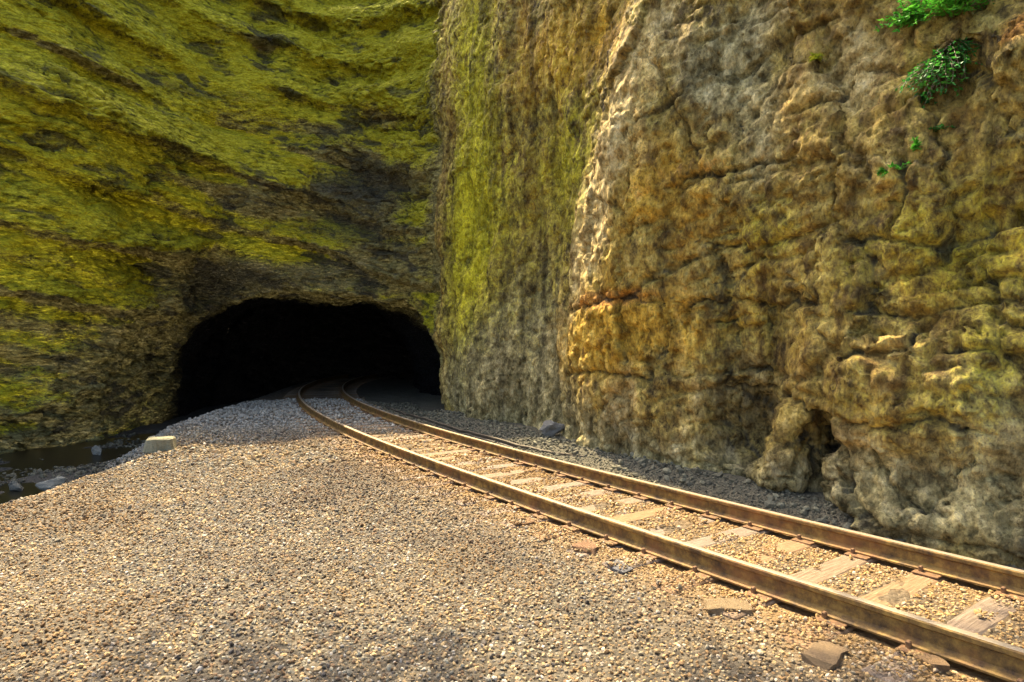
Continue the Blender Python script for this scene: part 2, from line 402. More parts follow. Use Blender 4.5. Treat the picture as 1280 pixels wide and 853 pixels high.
def displace(P, Nn):
    dd, t = wall_dt(P[:, 0], P[:, 1]); t = t.astype(np.float32)
    lf = sstep(WT[10] + .4, WT[9] - .4, t).astype(np.float32); wr = 1 - lf
    near = sstep(WT[12] - .5, WT[13] + .5, t).astype(np.float32)
    q = P.copy(); q[:, 2] = (P[:, 2] + 0.26 * P[:, 0] + .25 * fbm(P * np.float32(.5), 2, 8)) * 3.2
    bed = fbm(q * np.float32(1.1), 4, 12); bedr = ridged(q * np.float32(.8), 3, 14)
    fl = P.copy(); fl[:, 2] = P[:, 2] * .28 + P[:, 0] * .12
    fl2 = fbm(fl * np.float32(2.6), 4, 21)
    bk = P.copy(); bk[:, 2] = (P[:, 2] - .10 * t) * 1.9
    bl = fbm(bk * np.float32(1.5), 4, 31); br = ridged(bk * np.float32(1.1), 3, 33)
    lump = fbm(P * np.float32(2.2), 4, 41, .6); pit = fbm(P * np.float32(8.0), 3, 44, .6)
    wq = P + .12 * np.stack([lump, pit, bl], 1)
    wl_ = wq.copy(); wl_[:, 2] = (wq[:, 2] + .26 * wq[:, 0]) * 2.4; wr_ = wq.copy(); wr_[:, 2] = (wq[:, 2] - .08 * t) * .8
    cq = np.where(lf[:, None] > .5, wl_, wr_)
    h1, t1, e1 = worley(cq * np.float32(.95), 1); h2, t2, e2 = worley(cq * np.float32(2.6), 2); h3, t3, e3 = worley(cq * np.float32(6.0), 3)
    fw = .45 + .55 * near; patch = .35 + .65 * sstep(-.15, .25, fbm(P * np.float32(.45), 2, 57)); fw = np.where(lf > .5, .75 * patch, fw)
    facet = fw * (.055 * h1 + .10 * t1 - .05 * sstep(.08, .0, e1)) + fw * (.016 * h2 + .032 * t2 - .02 * sstep(.10, .0, e2)) + .006 * h3 + .014 * t3
    bd = P.copy(); bd[:, :2] *= .7; bd[:, 2] = (P[:, 2] - .07 * t + .12 * lump) * 7.0
    bedln = fbm(bd, 2, 63); blr = ridged(bd * np.float32([.8, .8, .33]), 2, 65)
    facet = facet + wr * near * (.030 * bedln - .075 * sstep(.72, .97, blr)) + .006 * h3 + .010 * t3
    global DIRT_SHADE
    DIRT_SHADE = np.clip(lf * .95 * sstep(.62, .93, bedr) / np.maximum(fw, .3) + wr * near * .7 * sstep(.78, .97, blr) + .75 * sstep(.07, .0, e1) * (h1 > -.3) + .55 * sstep(.10, .0, e2) * (h2 > .0), 0, 1) * fw  # dirt plus crease shading painted along cracks and ledge edges
    d = facet + lf * (.25 * bed - .26 * sstep(.55, .95, bedr)) * patch + lf * .06 * lump \
        + wr * ((1 - near) * .17 * fl2 + near * (.07 * bl - .07 * sstep(.62, .95, br)) + .04 * lump) + .02 * pit - .05 * sstep(.45, .95, ridged(P * np.float32(2.6), 3, 47))
    ct, cz = t + .10 * lump, P[:, 2] + .10 * lump + .05 * pit
    d -= (.085 * wr * crack_field(ct, cz, .032)).astype(np.float32)
    DIRT_SHADE = np.clip(DIRT_SHADE + wr * .95 * crack_field(ct, cz, .024), 0, 1.5)
    return P + Nn * d[:, None].astype(np.float32), t, lf, near, bed, bl, lump
def stain_shade_fields(P, Nn, t, lf, near, bed, bl, lump):
    z = P[:, 2]
    def G(lst): return gauss([feat(*a) for a in lst], t, z)
    up = Nn[:, 2]
    dface = wall_dt(P[:, 0], P[:, 1])[0] - lean_off(np.interp(t, WT, LEAN), z) + .25 * lump
    inner = sstep(-.8, -3.0, dface) * sstep(4.8, 3.9, z) * sstep(17.0, 18.0, P[:, 1]) * (P[:, 0] < -.3)     # inside the bore: tunnel darkness painted near black, nothing grows
    moss = lf * (.52 + .48 * sstep(1.0, 6.0, z) + .45 * up + .10 * lump) * (1 - inner)
    # beds stripped of moss
    moss += G([(130, 105, -.55, 130, 14, .0), (420, 185, -.6, 110, 26), (330, 60, -.7, 14, 40), (250, 200, -.35, 140, 18), (490, 255, -.95, 70, 55), (520, 330, -.5, 50, 40), (200, 240, -.4, 150, 14), (60, 120, -.35, 60, 16),
               (330, 270, -.45, 120, 22), (250, 380, -.6, 60, 60), (420, 352, -.45, 160, 22), (120, 470, -.25, 90, 70), (20, 560, -.5, 120, 25), (280, 95, -.3, 25, 60), (185, 390, -.3, 50, 60)])
    moss += G([(585, 270, .50, 34, 170), (572, 330, .35, 32, 110), (578, 60, .50, 36, 150), (640, 150, .12, 60, 150), (700, 190, .12, 40, 100), (660, 230, .25, 60, 120), (630, 380, .2, 45, 80),
               (940, 290, .34, 60, 60), (1220, 330, .27, 90, 130), (1150, 250, .22, 100, 90), (1240, 480, .24, 80, 110), (1090, 480, .20, 100, 80), (1060, 330, .2, 70, 70), (900, 420, .25, 60, 60), (690, 200, .25, 40, 120)]) * (1 - lf)
    moss += .10 * (1 - lf) * sstep(-.2, .3, lump)
    ochre = G([(785, 420, .95, 75, 55), (760, 330, .35, 60, 90), (700, 40, .75, 60, 70), (690, 440, .45, 40, 50), (985, 265, .5, 14, 30), (830, 250, .35, 90, 80),
               (1200, 330, .3, 120, 70), (1100, 360, .3, 120, 60), (640, 60, .45, 50, 90), (820, 200, .3, 60, 60), (1260, 20, .7, 40, 50), (1010, 120, .3, 40, 40), (560, 320, .2, 40, 90), (400, 325, .4, 80, 18), (110, 130, .3, 100, 12)])
    orange = G([(765, 376, .85, 65, 14), (730, 40, .45, 50, 40), (1265, 20, .75, 40, 40), (1180, 60, .5, 50, 15), (800, 240, .25, 60, 40), (830, 300, .2, 50, 30), (860, 210, .3, 40, 20), (1010, 125, .3, 30, 15), (10, 30, .5, 30, 30)])
    pale = G([(822, 50, .65, 24, 90, .0), (780, 170, .85, 30, 90), (742, 270, .75, 34, 80), (725, 340, .5, 36, 80), (690, 430, .3, 25, 60), (1030, 75, .45, 55, 60), (1060, 100, .4, 45, 50), (800, 500, .35, 50, 50), (830, 450, .2, 30, 60),
              (280, 70, .35, 40, 60), (140, 165, .3, 100, 20), (1120, 430, .2, 80, 50), (960, 540, .2, 30, 40), (1100, 520, .2, 90, 60), (340, 345, .4, 70, 20)])
    grey = G([(890, 70, .9, 55, 100), (935, 200, .5, 40, 90), (640, 440, .7, 70, 90), (590, 480, .6, 50, 70), (720, 540, .7, 90, 40), (900, 480, .4, 60, 60), (1180, 620, .7, 160, 60), (960, 610, .5, 120, 40),
              (1240, 500, .5, 80, 100), (860, 400, .25, 50, 60), (640, 330, .3, 60, 80), (1100, 200, .3, 80, 60), (400, 345, .6, 130, 25), (480, 250, .4, 60, 40), (30, 555, .8, 120, 25)])
    grey += .25 * sstep(2.2, .2, z) * (1 - lf) + .42 * sstep(4.5, 1.0, z) * lf
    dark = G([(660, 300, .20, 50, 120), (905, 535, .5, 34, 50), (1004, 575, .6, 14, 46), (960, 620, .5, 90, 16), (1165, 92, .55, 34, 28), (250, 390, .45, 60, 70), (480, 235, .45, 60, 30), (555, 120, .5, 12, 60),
              (330, 65, .5, 14, 36), (200, 120, .45, 80, 10), (430, 180, .45, 80, 16), (330, 275, .3, 70, 16), (150, 500, .3, 60, 40), (510, 300, .3, 50, 30), (430, 352, .42, 130, 24), (310, 350, .25, 60, 30), (495, 250, .35, 70, 50), (380, 300, .3, 120, 12), (230, 240, .3, 130, 10), (60, 115, .35, 70, 10), (300, 135, .35, 90, 10)])  # shade of hollows, recesses and the mouth's lip painted dark
    dark += lf * .55 * sstep(-.10, -.42, bed) + .62 * DIRT_SHADE  # gaps between beds and cracks get painted shade too
    clamp = lambda a: np.clip(a, 0, 1).astype(np.float32)
    one = np.ones(len(P), np.float32)
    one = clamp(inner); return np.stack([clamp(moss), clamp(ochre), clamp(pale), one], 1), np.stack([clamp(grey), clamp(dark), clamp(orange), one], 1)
def finish_rock(P, Qx, sub):
    P2, Q2, N2 = simple_subdiv(P, Qx, sub) if sub else (P, Qx, vnormals(mesh_from('t', P, Qx)))
    D, t, lf, near, bed, bl, lump = displace(P2, N2)
    z1, z2 = stain_shade_fields(P2, N2, t, lf, near, bed, bl, lump)
    return D, Q2, z1, z2, t
def struct(o, label=None):
    o['kind'] = 'structure'
    if label: o['label'] = label
    return o
def put(name, V, Q, z1, z2, mat):
    me = mesh_from(name, V, Q)
    for nm, a in (('zones', z1), ('stains_shade', z2)):
        at = me.attributes.new(nm, 'FLOAT_COLOR', 'POINT'); at.data.foreach_set('color', a.astype(np.float32).ravel())
    me.materials.append(mat); o = bpy.data.objects.new(name, me); COL.objects.link(o); return o
M_MOSS = rock_material('mossy rock', (0, R(14), 0), (.7, .7, 2.0))
M_WALL = rock_material('ochre rock', (0, 0, R(35)), (1.2, 1.0, .75), True, .34)
parts = {'cliff': [], 'rock_wall': [], 'tunnel': []}
for (P, Qx, sub) in ((Va, Qa, 2), (Vb, Qb, 0)):
    D, Q2, z1, z2, t = finish_rock(P, Qx, sub)
    c = D[Q2].mean(1); tq = t[Q2].mean(1)
    dface = wall_dt(c[:, 0], c[:, 1])[0] - lean_off(np.interp(tq, WT, LEAN), c[:, 2])
    tun = (dface < -1.5) & (c[:, 2] < 4.4) & (c[:, 0] < -.6) & (c[:, 0] > -14) & (c[:, 1] > 17)
    cl = (tq < WT[10] - .6) & ~tun
    for nm, m in (('tunnel', tun), ('cliff', cl), ('rock_wall', ~tun & ~cl)):
        if m.any():
            v, q, u = compact(D, Q2, m); parts[nm].append((v, q, z1[u], z2[u]))
ROCKS = {}
for nm, lst in parts.items():
    off = 0; vs, qs, a1, a2 = [], [], [], []
    for v, q, b1, b2 in lst: vs.append(v); qs.append(q + off); a1.append(b1); a2.append(b2); off += len(v)
    lab = {'cliff': 'mossy yellow-green rock cliff with tilted beds above the tunnel mouth', 'rock_wall': 'tall ochre and grey rock wall beside the track',
           'tunnel': 'dark rock bore of the tunnel the track curves into'}[nm]
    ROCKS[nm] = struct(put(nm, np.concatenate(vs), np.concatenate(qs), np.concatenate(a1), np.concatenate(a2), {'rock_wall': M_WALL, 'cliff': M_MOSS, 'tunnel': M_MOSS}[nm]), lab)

# ------------------------------------------------------------------ ground
def crest_x(y): return np.interp(y, [-30, 0, 7, 9.2, 11, 13, 15, 22, 31, 40], [-7.5, -6.2, -6.0, -6.15, -6.3, -6.9, -8.0, -9.0, -10.2, -10.5])
def ground_z(x, y, with_noise=True):
    x = np.asarray(x, np.float32).ravel(); y = np.asarray(y, np.float32).ravel()
    s, lat = track_st(x, y)
    P = np.stack([x, y, np.zeros_like(x)], 1)
    n = fbm(P * np.float32(.45), 3, 51); n2 = fbm(P * np.float32(2.0), 3, 52)
    bed = 1 - sstep(1.35, 2.3, np.abs(lat))
    z = -.035 * np.ones_like(x) + .022 * (1 - sstep(.9, 1.5, np.abs(lat)))
    left = sstep(-1.4, -2.6, lat)
    z += left * (-.06 + .09 * n) + .012 * n2
    cx = crest_x(y)
    z -= .85 * sstep(.25, -1.35, x - cx) * left * (.85 + .3 * n)
    z += .07 * np.exp(-((x - cx - .45) / .5) ** 2) * left
    right = sstep(1.15, 1.8, lat)
    z += right * (-.07 + .08 * n + .05 * n2)
    dd, t = wall_dt(x, y)
    z += right * .26 * sstep(1.0, .1, dd) * sstep(WT[9], WT[11], t)
    z -= .02 * sstep(.55, .70, np.abs(lat)) * sstep(.95, .8, np.abs(lat))
    return z
gx = np.concatenate([np.linspace(-160, -16, 25)[:-1], np.arange(-16, 7.5, .085), np.linspace(7.5, 160, 25)])
gy = np.concatenate([np.linspace(-160, 0, 30)[:-1], np.arange(0, 36, .1), np.linspace(36, 160, 20)])
GX, GY = np.meshgrid(gx, gy, indexing='ij'); gz = ground_z(GX, GY)
GV = np.stack([GX.ravel(), GY.ravel(), gz], 1)
ni, nj = GX.shape; ii = np.arange(ni - 1)[:, None] * nj + np.arange(nj - 1)[None, :]
GQ = np.stack([ii, ii + nj, ii + nj + 1, ii + 1], -1).reshape(-1, 4)
gme = mesh_from('ground', GV, GQ)
gs, glat = track_st(GX, GY)
wet = np.clip(sstep(.0, -1.2, GX.ravel() - crest_x(GY.ravel())) * sstep(-2.5, -3.2, glat), 0, 1).astype(np.float32)
rust = (np.exp(-((np.abs(glat) - .75) / .55) ** 2)).astype(np.float32)
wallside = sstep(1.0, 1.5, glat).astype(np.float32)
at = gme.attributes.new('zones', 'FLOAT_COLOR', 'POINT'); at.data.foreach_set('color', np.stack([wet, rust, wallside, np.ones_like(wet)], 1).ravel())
m, nt, bs = new_mat('gravel bed'); pos = N(nt, 'NewGeometry').outputs['Position']
vo = N(nt, 'TexVoronoi'); vo.inputs['Scale'].default_value = 26; nt.links.new(pos, vo.inputs['Vector'])
att = N(nt, 'Attribute'); att.attribute_name = 'zones'; sp = N(nt, 'SeparateColor'); nt.links.new(att.outputs['Color'], sp.inputs[0])
sep = N(nt, 'SeparateColor'); nt.links.new(vo.outputs['Color'], sep.inputs[0])
c = ramp(nt, sep.outputs[0], [(0, (.030, .023, .012)), (.5, (.06, .047, .026)), (1, (.11, .088, .054))])
c = mix(nt, mth(nt, 'MULTIPLY', sp.outputs[1], .7), c, (.22, .125, .035))
c = mix(nt, mth(nt, 'MULTIPLY', sp.outputs[2], .7), c, (.075, .070, .042))  # ground at the wall foot carries the strip's painted shade
c = mix(nt, mth(nt, 'MULTIPLY', sp.outputs[0], .9), c, (.035, .032, .024))
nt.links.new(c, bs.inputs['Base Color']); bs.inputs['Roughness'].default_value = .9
b1 = bump(nt, bs, mth(nt, 'SUBTRACT', 1.0, vo.outputs['Distance']), .9, .03); bump(nt, bs, noise(nt, pos, 60, 4), .5, .01, b1)
gme.materials.append(m); ground = bpy.data.objects.new('ground', gme); COL.objects.link(ground); struct(ground, 'gravel ground spread between the cliffs')

# ------------------------------------------------------------------ railway track
def obj(name, me, parent=None, mat=None):
    o = bpy.data.objects.new(name, me)
    if mat: me.materials.clear(); me.materials.append(mat)
    COL.objects.link(o)
    if parent: o.parent = parent
    return o
def tag(o, label, cat, group=None):
    o['label'] = label; o['category'] = cat
    if group: o['group'] = group
    return o
m_rail, nt, bs = new_mat('rusty rail'); g = N(nt, 'NewGeometry'); pos = g.outputs['Position']
sx = N(nt, 'SeparateXYZ'); nt.links.new(g.outputs['Normal'], sx.inputs[0]); pz = N(nt, 'SeparateXYZ'); nt.links.new(pos, pz.inputs[0])
rustc = ramp(nt, noise(nt, pos, 9, 8, .7), [(.36, (.045, .022, .004)), (.5, (.14, .076, .013)), (.64, (.27, .16, .03))])
rustc = mix(nt, ramp(nt, noise(nt, pos, 2.2, 4), [(.5, (0, 0, 0)), (.7, (.6, .6, .6))]), rustc, (.22, .085, .02))
topf = mth(nt, 'MULTIPLY', mth(nt, 'GREATER_THAN', pz.outputs[2], .172), mth(nt, 'GREATER_THAN', sx.outputs[2], .6))
nt.links.new(mix(nt, mth(nt, 'MULTIPLY', topf, .85), rustc, (.50, .42, .30)), bs.inputs['Base Color'])
nt.links.new(mth(nt, 'MULTIPLY', topf, .55), bs.inputs['Metallic'])
nt.links.new(mth(nt, 'SUBTRACT', .75, mth(nt, 'MULTIPLY', topf, .38)), bs.inputs['Roughness'])
bump(nt, bs, noise(nt, pos, 70, 5, .7), .4, .004)
prof = [(-.070, .014), (-.070, .026), (-.030, .040), (-.010, .052), (-.009, .128), (-.022, .138), (-.036, .144), (-.036, .170), (-.029, .1795), (-.012, .182)]
prof = prof + [(-a, b) for a, b in prof[::-1]]
def rail_mesh(off):
    ss = np.arange(-7, 38.5, .35); P = []
    for s in ss:
        x, y, th = track_at(s, off)
        for a, b in prof: P.append((x + a * math.cos(th), y + a * math.sin(th), b))
    n = len(prof); q = []
    for i in range(len(ss) - 1):
        for k in range(n):
            k2 = (k + 1) % n; q.append((i * n + k, (i + 1) * n + k, (i + 1) * n + k2, i * n + k2))
    me = mesh_from('rail', np.array(P), np.array(q)[:, ::-1])
    me.polygons.foreach_set('use_smooth', np.zeros(len(me.polygons), bool)); return me
track = bpy.data.objects.new('railway_track', None); COL.objects.link(track)
tag(track, 'single curved railway track with rusty rails running into the dark tunnel', 'railway track')
for off in (-.75, .75): obj('rail', rail_mesh(off), track, m_rail)

m_slp, nt, bs = new_mat('weathered sleeper'); tc = N(nt, 'TexCoord').outputs['Object']; oi = N(nt, 'ObjectInfo').outputs['Random']
gr = noise(nt, mapping(nt, tc, (2.0, 30, 30)), 2.0, 8, .7, .4)
c1 = ramp(nt, gr, [(.3, (.07, .05, .032)), (.5, (.165, .125, .085)), (.7, (.27, .215, .155))])
c2 = ramp(nt, gr, [(.3, (.09, .045, .014)), (.5, (.21, .118, .045)), (.7, (.32, .20, .09))])
nt.links.new(mix(nt, oi, c1, c2), bs.inputs['Base Color']); bs.inputs['Roughness'].default_value = .85
bump(nt, bs, gr, .8, .015)
m_plate, nt, bs = new_mat('rusted iron plate'); tc = N(nt, 'TexCoord').outputs['Object']
nt.links.new(ramp(nt, noise(nt, tc, 30, 6), [(.3, (.06, .03, .012)), (.7, (.22, .11, .035))]), bs.inputs['Base Color']); bs.inputs['Roughness'].default_value = .8
def box_mesh(name, lx, ly, lz, bev=.01, jit=0.0, seed=0, cuts=0):
    bm = bmesh.new(); bmesh.ops.create_cube(bm, size=1); rr = random.Random(seed)
    bmesh.ops.scale(bm, vec=(lx, ly, lz), verts=bm.verts)
    if cuts: bmesh.ops.subdivide_edges(bm, edges=[e for e in bm.edges if abs(e.verts[0].co.x - e.verts[1].co.x) > lx * .5], cuts=cuts)
    for v in bm.verts: v.co += Vector((rr.uniform(-jit, jit), rr.uniform(-jit, jit), rr.uniform(-jit, jit)))
    if bev: bmesh.ops.bevel(bm, geom=bm.edges[:], offset=bev, segments=1, affect='EDGES')
    me = bpy.data.meshes.new(name); bm.to_mesh(me); bm.free(); return me
slp_meshes = [box_mesh('sleeper', 2.55, .225, .16, .012, .008, k, 5) for k in range(4)]
for me in slp_meshes: me.materials.append(m_slp)
plate_me = box_mesh('tie_plate', .30, .19, .014, .003); plate_me.materials.append(m_plate)
spike_me = box_mesh('spike', .035, .03, .05, .006); spike_me.materials.append(m_plate)
rnd = random.Random(3)
SLP = []
s = -3.2; k = 0
while s < 34:
    x, y, th = track_at(s); lift = rnd.uniform(-.006, .010)
    sl_ = obj('sleeper', slp_meshes[k % 4], track)
    sl_.location = (x, y, -.092 + lift); sl_.rotation_euler = (0, 0, th + rnd.uniform(-.02, .02))
    SLP.append((s, lift))
    for off in (-.75, .75):
        p = obj('tie_plate', plate_me, sl_); p.location = (off, 0, .0975 - lift)
        if s < 9:
            for dx, dy in ((-.085, .05), (.085, -.05)):
                q = obj('spike', spike_me, sl_); q.location = (off + dx, dy, .122 - lift)
    s += .52 + rnd.uniform(-.025, .025); k += 1
SLS = np.array([a for a, b in SLP])

# dark bar lying beside the far rail
m_bar, nt, bs = new_mat('dark old steel'); pos = N(nt, 'NewGeometry').outputs['Position']
nt.links.new(ramp(nt, noise(nt, pos, 8, 6), [(.3, (.05, .04, .025)), (.7, (.13, .10, .06))]), bs.inputs['Base Color']); bs.inputs['Roughness'].default_value = .7
P = []; ss = np.arange(6.8, 17.6, .4); pr = [(-.05, -.02), (-.05, .0), (-.012, .015), (-.012, .04), (-.03, .048), (-.03, .07), (.03, .07), (.03, .048), (.012, .04), (.012, .015), (.05, .0), (.05, -.02)]
for s in ss:
    x, y, th = track_at(s, .75 + .92 + .05 * math.sin(s * .5) - .012 * (s - 5))
    z0 = float(ground_z([x], [y])[0]) - .10 * max(0.0, min(1.0, (9.5 - s) / 3))
    for a, b in pr: P.append((x + a * math.cos(th), y + a * math.sin(th), z0 + b + .01))
n = len(pr); q = [(i * n + k, (i + 1) * n + k, (i + 1) * n + (k + 1) % n, i * n + (k + 1) % n) for i in range(len(ss) - 1) for k in range(n)]
me = mesh_from('old_rail', np.array(P), np.array(q)[:, ::-1]); me.polygons.foreach_set('use_smooth', np.zeros(len(me.polygons), bool))
tag(obj('old_rail', me, None, m_bar), 'dark old length of rail lying on gravel at the rock wall foot', 'rail')

# ------------------------------------------------------------------ stones
def stone_mesh(name, seed, flat=.7, sub=1, rough=.25):
    bm = bmesh.new(); bmesh.ops.create_icosphere(bm, subdivisions=sub, radius=1.0); rr = np.random.RandomState(seed)
    co = np.array([v.co[:] for v in bm.verts], np.float32)
    for _ in range(9):                                               # cut facets
        d = rr.normal(size=3); d /= np.linalg.norm(d); lim = rr.uniform(.5, .8)
        h = co @ d; m = h > lim; co[m] -= np.outer(h[m] - lim, d) * .9
    co *= (1 + rough * fbm(co * 1.2, 2, seed))[:, None]; co *= np.array([rr.uniform(.85, 1.2), rr.uniform(.7, 1.0), flat])
    for v, c in zip(bm.verts, co): v.co = c
    me = bpy.data.meshes.new(name); bm.to_mesh(me); bm.free(); return me
protos = bpy.data.collections.new('stone_shapes')
m_st, nt, bs = new_mat('gravel stone'); at = N(nt, 'Attribute'); at.attribute_type = 'INSTANCER'; at.attribute_name = 'tint'
pos = N(nt, 'NewGeometry').outputs['Position']
nt.links.new(mix(nt, 1.0, at.outputs['Color'], ramp(nt, noise(nt, pos, 70, 4, .65), [(.3, (.65, .63, .6)), (.5, (1, 1, 1)), (.7, (1.25, 1.22, 1.18))]), 'MULTIPLY'), bs.inputs['Base Color'])
bs.inputs['Roughness'].default_value = .85; bump(nt, bs, noise(nt, pos, 120, 3), .4, .004)
for k in range(7):
    me = stone_mesh('stone_shape', k, [.7, .55, .8, .62, .72, .5, .66][k]); me.materials.append(m_st)
    o = bpy.data.objects.new('stone_shape_%d' % k, me); protos.objects.link(o)
def scatter(name, P, rot, scl, tint, label, cat):
    me = bpy.data.meshes.new(name); me.vertices.add(len(P)); me.vertices.foreach_set('co', P.astype(np.float32).ravel())
    rs = np.random.RandomState(5)
    a = me.attributes.new('rot', 'FLOAT_VECTOR', 'POINT'); a.data.foreach_set('vector', rot.astype(np.float32).ravel())
    a = me.attributes.new('size', 'FLOAT', 'POINT'); a.data.foreach_set('value', scl.astype(np.float32))
    a = me.attributes.new('shape', 'INT', 'POINT'); a.data.foreach_set('value', rs.randint(0, 7, len(P)).astype(np.int32))
    a = me.attributes.new('tint', 'FLOAT_COLOR', 'POINT'); a.data.foreach_set('color', np.concatenate([tint, np.ones((len(P), 1))], 1).astype(np.float32).ravel())
    me.materials.append(m_st)
    o = bpy.data.objects.new(name, me); COL.objects.link(o); o['kind'] = 'stuff'; o['label'] = label; o['category'] = cat
    ng = bpy.data.node_groups.new(name, 'GeometryNodeTree')
    ng.interface.new_socket('Geometry', in_out='INPUT', socket_type='NodeSocketGeometry'); ng.interface.new_socket('Geometry', in_out='OUTPUT', socket_type='NodeSocketGeometry')
    gi = ng.nodes.new('NodeGroupInput'); go = ng.nodes.new('NodeGroupOutput'); ip = ng.nodes.new('GeometryNodeInstanceOnPoints')
    ci = ng.nodes.new('GeometryNodeCollectionInfo'); ci.inputs['Collection'].default_value = protos
    ci.inputs['Separate Children'].default_value = True; ci.inputs['Reset Children'].default_value = True
    def na(nm, typ):
        n = ng.nodes.new('GeometryNodeInputNamedAttribute'); n.data_type = typ; n.inputs['Name'].default_value = nm; return n.outputs['Attribute']
    mp = ng.nodes.new('GeometryNodeMeshToPoints')
    L = ng.links
    L.new(gi.outputs[0], mp.inputs[0]); L.new(mp.outputs[0], ip.inputs['Points']); L.new(ci.outputs[0], ip.inputs['Instance'])
    ip.inputs['Pick Instance'].default_value = True; L.new(na('shape', 'INT'), ip.inputs['Instance Index'])
    er = ng.nodes.new('FunctionNodeEulerToRotation'); L.new(na('rot', 'FLOAT_VECTOR'), er.inputs[0]); L.new(er.outputs[0], ip.inputs['Rotation'])
    L.new(na('size', 'FLOAT'), ip.inputs['Scale']); L.new(ip.outputs[0], go.inputs[0])
    md = o.modifiers.new('scatter', 'NODES'); md.node_group = ng
    return o
rs = np.random.RandomState(11)
def cells(x0, x1, y0, y1, step):
    xs = np.arange(x0, x1, step); ys = np.arange(y0, y1, step); a, b = np.meshgrid(xs, ys)
    p = np.stack([a.ravel(), b.ravel()], 1); return p + rs.uniform(-.5, .5, p.shape) * step
def inview(x, y, pad=.06): return (y > 2.6) & (np.abs(x) < (.8 + pad) * y + .3)
bands = [(2.8, 6.5, .031), (6.5, 10, .038), (10, 15, .060), (15, 24, .09)]
pts, sz = [], []
for y0, y1, st in bands:
    p = cells(-13, 7, y0, y1, st); p = p[inview(p[:, 0], p[:, 1])]
    pts.append(p); sz.append(np.full(len(p), st))
p = np.concatenate(pts); sz = np.concatenate(sz)
s, lat = track_st(p[:, 0], p[:, 1]); dd, _ = wall_dt(p[:, 0], p[:, 1])
ok = (dd > -.1) & (lat < 2.6) & (p[:, 0] > crest_x(p[:, 1]) - 1.4)
p, sz, s, lat = p[ok], sz[ok], s[ok], lat[ok]
near_s = np.abs(s[:, None] - SLS[None, :]).min(1)
P3 = np.stack([p[:, 0], p[:, 1], np.zeros(len(p))], 1).astype(np.float32)
nz = fbm(P3 * np.float32(1.3), 3, 61); nzf = fbm(P3 * np.float32(5), 2, 63)
railgap = (np.abs(np.abs(lat) - .75) > .095)
on_slp = (near_s < .115) & (np.abs(lat) < 1.27)
cover = np.where(np.abs(lat) < .75, nz + 1.1 * nzf > .22, nz > -9)
ok = railgap & (~on_slp | cover)
p, sz, s, lat, nz, nzf, on_slp, P3 = p[ok], sz[ok], s[ok], lat[ok], nz[ok], nzf[ok], on_slp[ok], P3[ok]
scl = sz * (.30 + .42 * rs.rand(len(p)) ** 1.4) * np.where(rs.rand(len(p)) < .05, 1.45, 1.0)
z = ground_z(p[:, 0], p[:, 1]) + scl * rs.uniform(-.15, .6, len(p))
z = np.where(on_slp, np.maximum(z, .003 + scl * .4), z)
n1 = fbm(P3 * np.float32(.6), 3, 71); r = rs.rand(len(p), 1)
tan = np.array([.46, .325, .150]); gry = np.array([.34, .305, .205]); brn = np.array([.24, .145, .065]); pnk = np.array([.44, .315, .160]); och = np.array([.50, .285, .065]); drk = np.array([.12, .10, .075]); wht = np.array([.56, .49, .37])
pal = np.stack([tan, gry, brn, pnk, tan, drk, wht, gry, tan, brn]); tint = pal[rs.randint(0, 10, len(p))] * rs.uniform(.30, .86, (len(p), 1)) * np.where(np.abs(lat) < .8, 1.3, 1.0)[:, None]
rw = np.clip(np.exp(-(np.maximum(np.abs(lat) - .75, 0) / .45) ** 2) * 1.0 + .35 * (n1 > .2) , 0, 1)[:, None] * rs.uniform(.4, .95, (len(p), 1)) * (1 - .8 * sstep(9, 13, s))[:, None]
bp = sstep(-.05, .35, fbm(P3 * np.float32(.55), 3, 77))[:, None]; tint = tint * (1 - .5 * bp * np.array([.85, 1.0, 1.15]))
tint = tint * (1 - rw) + (tint * .40 + och * .52) * rw
gw = (.75 * sstep(11.5, 16.0, p[:, 1]) * (lat < 1.2))[:, None]; tint = tint * (1 - gw) + np.array([.30, .30, .255]) * rs.uniform(.5, 1.3, (len(p), 1)) * gw  # cool grey of the shade at the tunnel mouth painted into the stones
ws = sstep(.95, 1.5, lat)[:, None]; tint = tint * (1 - ws) + (np.array([.09, .083, .050]) * rs.uniform(.5, 1.6, (len(p), 1))) * ws  # stones at the wall foot darkened, the wall's shade put into their colour
rot = rs.uniform(0, 2 * np.pi, (len(p), 3)); rot[:, :2] = rs.normal(0, .5, (len(p), 2))
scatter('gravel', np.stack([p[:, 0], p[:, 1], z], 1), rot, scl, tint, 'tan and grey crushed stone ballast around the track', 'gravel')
# coarser broken rock under the wall and in the ditch
q = cells(-13, 6.5, 3.5, 19, .13); s2, l2 = track_st(q[:, 0], q[:, 1]); d2, t2 = wall_dt(q[:, 0], q[:, 1])
nn = fbm(np.stack([q[:, 0], q[:, 1], 0 * q[:, 0]], 1) * np.float32(1.1), 3, 81)
foot = (l2 > 1.25) & (d2 > -.1) & (d2 < 1.3) & (nn > d2 * .9 - .30)
dit = (q[:, 0] < crest_x(q[:, 1]) - .8) & (d2 > -.2) & (nn > .05) & (l2 < -3)
ok = (foot | dit) & inview(q[:, 0], q[:, 1], .1); isd = dit[ok]; q = q[ok]
sc = .13 * rs.uniform(.22, .62, len(q)); zz = ground_z(q[:, 0], q[:, 1]) + sc * .25
tt_ = np.array([.12, .112, .068]) * rs.uniform(.45, 1.5, (len(q), 1)); tt_[isd] *= .55
rot = rs.uniform(0, 6.28, (len(q), 3)); rot[:, :2] = rs.normal(0, .4, (len(q), 2))
scatter('rubble', np.stack([q[:, 0], q[:, 1], zz], 1), rot, sc, tt_, 'dark grey broken rock along the foot of the rock faces', 'rubble')

